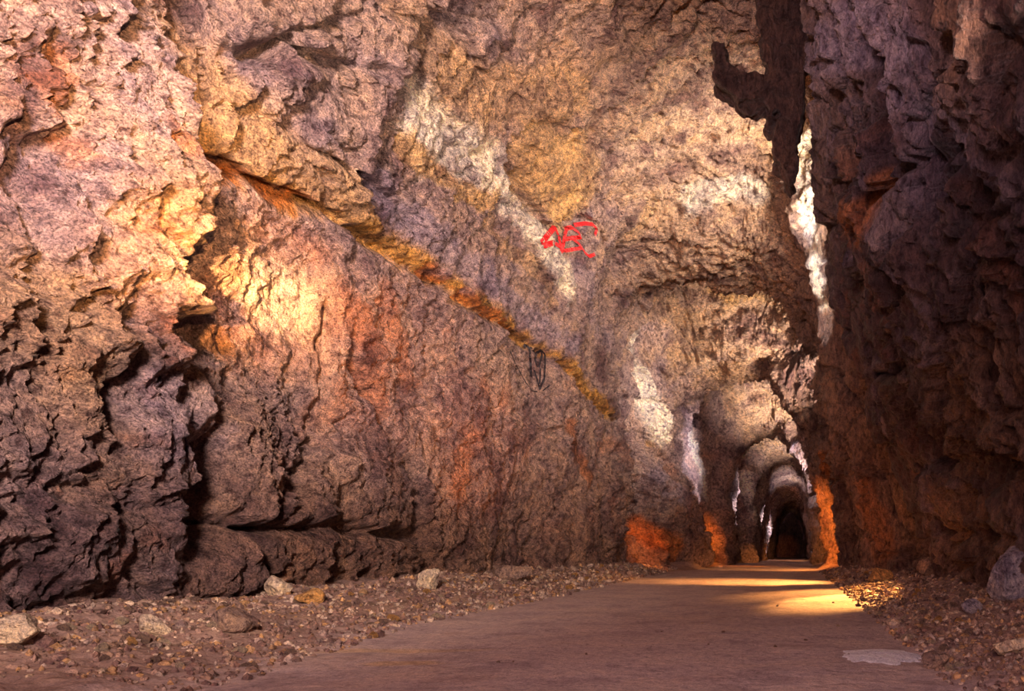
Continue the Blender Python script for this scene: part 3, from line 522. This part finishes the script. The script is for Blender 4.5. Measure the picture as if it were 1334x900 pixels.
# ---- dark solid shaped as the shadow cast on the roof by the right haunch ----
def shadow_solid():
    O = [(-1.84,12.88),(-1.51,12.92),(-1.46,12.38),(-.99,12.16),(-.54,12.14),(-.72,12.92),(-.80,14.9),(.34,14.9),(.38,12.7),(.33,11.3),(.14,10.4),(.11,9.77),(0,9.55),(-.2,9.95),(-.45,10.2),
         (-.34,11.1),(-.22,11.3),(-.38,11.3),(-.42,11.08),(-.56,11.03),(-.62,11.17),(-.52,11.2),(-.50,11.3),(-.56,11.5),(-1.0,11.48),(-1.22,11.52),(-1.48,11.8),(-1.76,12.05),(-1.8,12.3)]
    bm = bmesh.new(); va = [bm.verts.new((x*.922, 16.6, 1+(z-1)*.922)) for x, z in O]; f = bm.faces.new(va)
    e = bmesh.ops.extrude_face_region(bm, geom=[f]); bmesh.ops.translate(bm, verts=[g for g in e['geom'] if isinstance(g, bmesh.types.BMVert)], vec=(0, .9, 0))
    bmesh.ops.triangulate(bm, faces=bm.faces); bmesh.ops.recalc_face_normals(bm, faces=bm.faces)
    me = bpy.data.meshes.new('shadow_spur'); bm.to_mesh(me); bm.free(); o = bpy.data.objects.new('shadow_spur', me); COLL.objects.link(o)
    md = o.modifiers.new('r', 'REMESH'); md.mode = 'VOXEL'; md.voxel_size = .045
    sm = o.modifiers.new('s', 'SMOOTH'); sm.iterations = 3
    me2 = bpy.data.meshes.new_from_object(o.evaluated_get(bpy.context.evaluated_depsgraph_get())); o.modifiers.clear(); o.data = me2; me2.name = 'shadow_spur'
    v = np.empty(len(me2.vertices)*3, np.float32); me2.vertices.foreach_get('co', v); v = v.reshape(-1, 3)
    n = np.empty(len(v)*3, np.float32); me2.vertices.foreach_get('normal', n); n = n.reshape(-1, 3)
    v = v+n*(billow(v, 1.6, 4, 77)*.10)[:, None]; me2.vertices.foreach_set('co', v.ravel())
    at = me2.color_attributes.new('mineral', 'FLOAT_COLOR', 'POINT'); at.data.foreach_set('color', np.tile(np.array((.11, .06, .055, 1), np.float32), len(v)))  # flat dark colour for the shadow shape, not a mineral
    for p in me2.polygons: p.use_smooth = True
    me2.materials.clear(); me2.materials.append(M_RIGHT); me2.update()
    info(o, 'dark crooked solid standing in for a shadow on the pale roof by the right-hand haunch', 'shadow stand-in')
shadow_solid()
# ---- spray paint on the left wall ----
def graffiti(name, strokes, mat, label, WD=.85):
    bm = bmesh.new()
    xw = strokes[0][1][0][0]; eye = Vector((0, 0, 1))                 # painted by someone facing the wall from the track
    def on_wall(y, z):
        d = (Vector((xw, y, z))-eye).normalized(); h = bvh.ray_cast(eye, d)
        return h[0]-d*.04 if h[0] is not None else None
    for w, pts in strokes:
        line = []
        for (x0, y0, z0), (x1, y1, z1) in zip(pts[:-1], pts[1:]):
            n = max(2, int(math.hypot((y1-y0)*.35, z1-z0)/.03))
            line += [(y0+(y1-y0)*k/n, z0+(z1-z0)*k/n) for k in range(n)]
        line.append(pts[-1][1:])
        prev = None
        for i, (y, z) in enumerate(line):
            a, b = line[max(i-1, 0)], line[min(i+1, len(line)-1)]
            # ribbon width measured across the stroke; the writing is stretched along the passage like on the wall
            dy, dz = (b[0]-a[0])*.35, b[1]-a[1]; l = math.hypot(dy, dz) or 1; ny, nz = -dz/l/.35, dy/l
            row = []
            for s in (-1, -.5, 0, .5, 1):
                q = on_wall(y+ny*w*s*WD, z+nz*w*s*WD); row.append(bm.verts.new(q) if q is not None else None)
            if prev:
                for j in range(4):
                    f = (prev[j], prev[j+1], row[j+1], row[j])
                    if all(f) and max((f[0].co-f[2].co).length, (f[1].co-f[3].co).length) < .5: bm.faces.new(f)
            prev = row
    bmesh.ops.recalc_face_normals(bm, faces=bm.faces)
    me = bpy.data.meshes.new(name); bm.to_mesh(me); bm.free(); me.materials.append(mat)
    o = bpy.data.objects.new(name, me); COLL.objects.link(o); return info(o, label, 'graffiti')
graffiti('red_graffiti', RED_STROKES, M_RED, 'red spray-painted angular tag high on the pale rock of the left wall')
graffiti('black_graffiti', BLACK_STROKES, M_BLACK, 'thin black looping scrawl on the left wall just below the orange rock seam', .68)
# ---- single stones that can be told apart ----
stone('pale_stone', 3, (.26, .16, .13), (-6.15, 6.0), .3, M_PALE, 'pale pointed stone slab at the foot of the left wall, nearest the lower left corner', rot=(.2, -.35))
stone('pale_stone', 8, (.17, .15, .22), (-7.0, 10.5), .5, M_PALE, 'pale block standing upright against the left wall foot, ahead of the dark plinth', rot=(.2, .2), cuts=9)
stone('wedge_stone', 12, (.19, .13, .12), (-6.12, 7.35), 1.0, M_PALE, 'wide tan stone on the left rubble bank, half buried beside smaller chips', rot=(.1, .2))
stone('lumpy_stone', 15, (.21, .18, .14), (-5.65, 7.78), .2, M_STONE, 'large grey-brown lump of rock on the left rubble bank beside the track')
stone('ochre_stone', 21, (.17, .14, .14), (-6.45, 10.3), .9, M_OCHRE, 'rounded orange-ochre stone lying on the left rubble bank')
stone('pointed_stone', 27, (.2, .16, .30), (-6.6, 14.0), .2, M_PALE, 'tall pointed tan stone at the foot of the left wall below the dark vertical crack', rot=(.1, .25), cuts=10)
stone('round_boulder', 31, (.42, .36, .27), (-6.3, 17.5), .2, M_STONE, 'rounded grey boulder against the left wall foot where the verge turns golden')
stone('blue_grey_boulder', 36, (.62, .5, .42), (3.15, 10.6), .4, M_BLUE, 'big blue-grey boulder at the right edge, leaning on the foot of the right wall', cat='boulder')
stone('flat_stone', 41, (.24, .18, .09), (1.95, 6.6), .1, M_PALE, 'flat pale stone lying in the lower right corner of the gravel')
stone('orange_brown_boulder', 44, (.36, .3, .24), (2.2, 19.0), .3, M_OCHRE, 'orange-brown boulder on the right bank beyond the bright patch on the floor', cat='boulder')
stone('dark_boulder', 49, (.34, .3, .26), (3.1, 17.0), 1.3, M_STONE, 'dark rounded boulder tucked against the foot of the right wall', cat='boulder')
stone('pale_blue_stone', 52, (.16, .13, .1), (2.35, 9.9), .5, M_BLUE, 'small pale bluish stone on the right gravel bank beside the big boulder')
stone('broken_stone', 57, (.13, .1, .09), (1.2, 6.3), .5, M_STONE, 'broken brown stone with a sharp edge in the near right gravel')
# ---- pale powder spilled on the track ----
def ash():
    bm = bmesh.new(); cx, cy = .78, 6.95; nu_, nv_ = 60, 22; vs_ = []
    for i in range(nv_+1):
        for j in range(nu_):
            a = 2*math.pi*j/nu_; r = i/nv_*(1+.45*mnoise.noise(Vector((math.cos(a)*2.2, math.sin(a)*2.2, 7)))+.28*mnoise.noise(Vector((math.cos(a)*5, math.sin(a)*5, 3))))
            x = cx+math.cos(a)*r*(.30+.10*(math.cos(a) > 0)); y = cy+math.sin(a)*r*.42
            vs_.append(bm.verts.new((x, y, gz(x, y)+.030*max(0, 1-r)**.6+.008*mnoise.noise(Vector((x*20, y*20, 1)))*(1-r)+(.006 if i < nv_ else -.01))))
    for i in range(nv_):
        for j in range(nu_): 
            q = [vs_[i*nu_+j], vs_[i*nu_+(j+1) % nu_], vs_[(i+1)*nu_+(j+1) % nu_], vs_[(i+1)*nu_+j]]
            bm.faces.new(q)
    bmesh.ops.recalc_face_normals(bm, faces=bm.faces)
    me = bpy.data.meshes.new('powder_patch'); bm.to_mesh(me); bm.free(); me.materials.append(M_ASH)
    for p in me.polygons: p.use_smooth = True
    o = bpy.data.objects.new('powder_patch', me); COLL.objects.link(o); info(o, 'thin pale bluish-white patch of powder spilled at the right edge of the track', 'powder patch')
ash()
# ---- loose rubble, stone by stone ----
rnd = random.Random(11)
protos = []
for k in range(14):
    me = stone_mesh('rubble_stone', 100+k, rnd.uniform(.8, 1.3), rnd.uniform(.7, 1.1), rnd.uniform(.5, .9), cuts=8, sub=2, rough=.16)
    me.materials.append([M_STONE, M_STONE, M_PALE, M_STONE, M_OCHRE][k % 5]); protos.append(me)
def scatter(n, xr, yr, sizes, label, group, name, hug=None):
    made = 0; placed = []
    while made < n:
        u = rnd.random(); y = yr[0]*(yr[1]/yr[0])**u; x = xr(y, rnd.random()); s = sizes(y)*rnd.uniform(.6, 1.35)
        if any((x-a)**2+(y-b)**2 < (s+c)**2*.9 for a, b, c in placed): continue
        placed.append((x, y, s)); me = protos[rnd.randrange(len(protos))]
        o = bpy.data.objects.new(name, me); COLL.objects.link(o); o.scale = (s, s, s); o.rotation_euler = (rnd.uniform(-.4, .4), rnd.uniform(-.4, .4), rnd.uniform(0, 6.28))
        o.location = (x, y, gz(x, y)+s*.28); 
        if label in ('left', 'right'):
            tone = {'rubble_stone': 'grey-brown', 'pale_stone': 'pale tan', 'ochre_stone': 'ochre'}[me.materials[0].name]
            zone = 'nearest the camera' if y < 9 else ('middle stretch' if y < 15 else 'far stretch by the arches')
            info(o, f'small {tone} stone in the rubble along the {label} wall, {zone}', 'stone', f'{tone} rubble stones along the {label} wall, {zone}')
        else: info(o, label, 'stone', group)
        made += 1
def lx(y, t): 
    L = float(width_at(y)[0]); e = float(np.interp(y, [0, 6, 10, 16, 26], [-4.4, -4.3, -4.9, -4.8, -4.9])); return L+.25+(e-L-.1)*t**1.2
def rx(y, t):
    R = float(width_at(y)[1]); return R-.1-(R-1.25)*t
scatter(150, lx, (5.8, 26), lambda y: .035+.0032*y, 'left', 'left', 'rubble_stone')
scatter(110, rx, (5.6, 24), lambda y: .03+.0032*y, 'right', 'right', 'rubble_stone')
scatter(14, lambda y, t: -3.6+4.6*t, (6.2, 15), lambda y: .014+.0012*y, 'pebble lying alone on the smooth earth track', 'pebbles on the track', 'pebble')
# ---- gravel nobody could count ----
def gravel(name, n, xr, yr, label, mats, seed):
    r = np.random.RandomState(seed); ico = bmesh.new(); bmesh.ops.create_icosphere(ico, subdivisions=1, radius=1)
    bv = np.array([v.co[:] for v in ico.verts]); bf = np.array([[v.index for v in f.verts] for f in ico.faces]); ico.free()
    u = r.rand(n); y = yr[0]*(yr[1]/yr[0])**u; t = r.rand(n); x = np.array([xr(a, b) for a, b in zip(y, t)]); z = ground(x, y)[0]
    s = (.012+.0014*y)*np.exp(r.randn(n)*.35); V = []; 
    for i in range(n):
        q = bv*(1+r.uniform(-.3, .3, (len(bv), 1)))*r.uniform(.5, 1.3, 3)*s[i]; a = r.rand()*6.28; c, d = math.cos(a), math.sin(a)
        q = np.column_stack([q[:, 0]*c-q[:, 1]*d, q[:, 0]*d+q[:, 1]*c, q[:, 2]]); V.append(q+np.array([x[i], y[i], z[i]+s[i]*.2]))
    Fc = (bf[None]+np.arange(n)[:, None, None]*len(bv)).reshape(-1, 3).astype(np.int32)
    cl = np.array([(.28, .19, .15), (.48, .38, .30), (.2, .12, .1), (.42, .26, .13)])[r.choice(4, n, p=[.4, .25, .22, .13])]*r.uniform(.7, 1.2, (n, 1))
    o = arr_mesh(name, np.concatenate(V), Fc, np.clip(np.repeat(cl, len(bv), 0), 0, 1), mats); o.data.polygons.foreach_set('use_smooth', np.zeros(len(Fc), bool)); info(o, label, 'gravel', None, 'stuff')
M_GRAVEL = rock_material('gravel', .06, scale=4, tint=True, gritcol=.3)
gravel('gravel', 6500, lx, (5.2, 32), 'loose gravel and rock chips banked along the foot of the left wall', M_GRAVEL, 5)
gravel('gravel', 6500, rx, (5.0, 30), 'loose gravel and rock chips banked along the foot of the right wall', M_GRAVEL, 6)
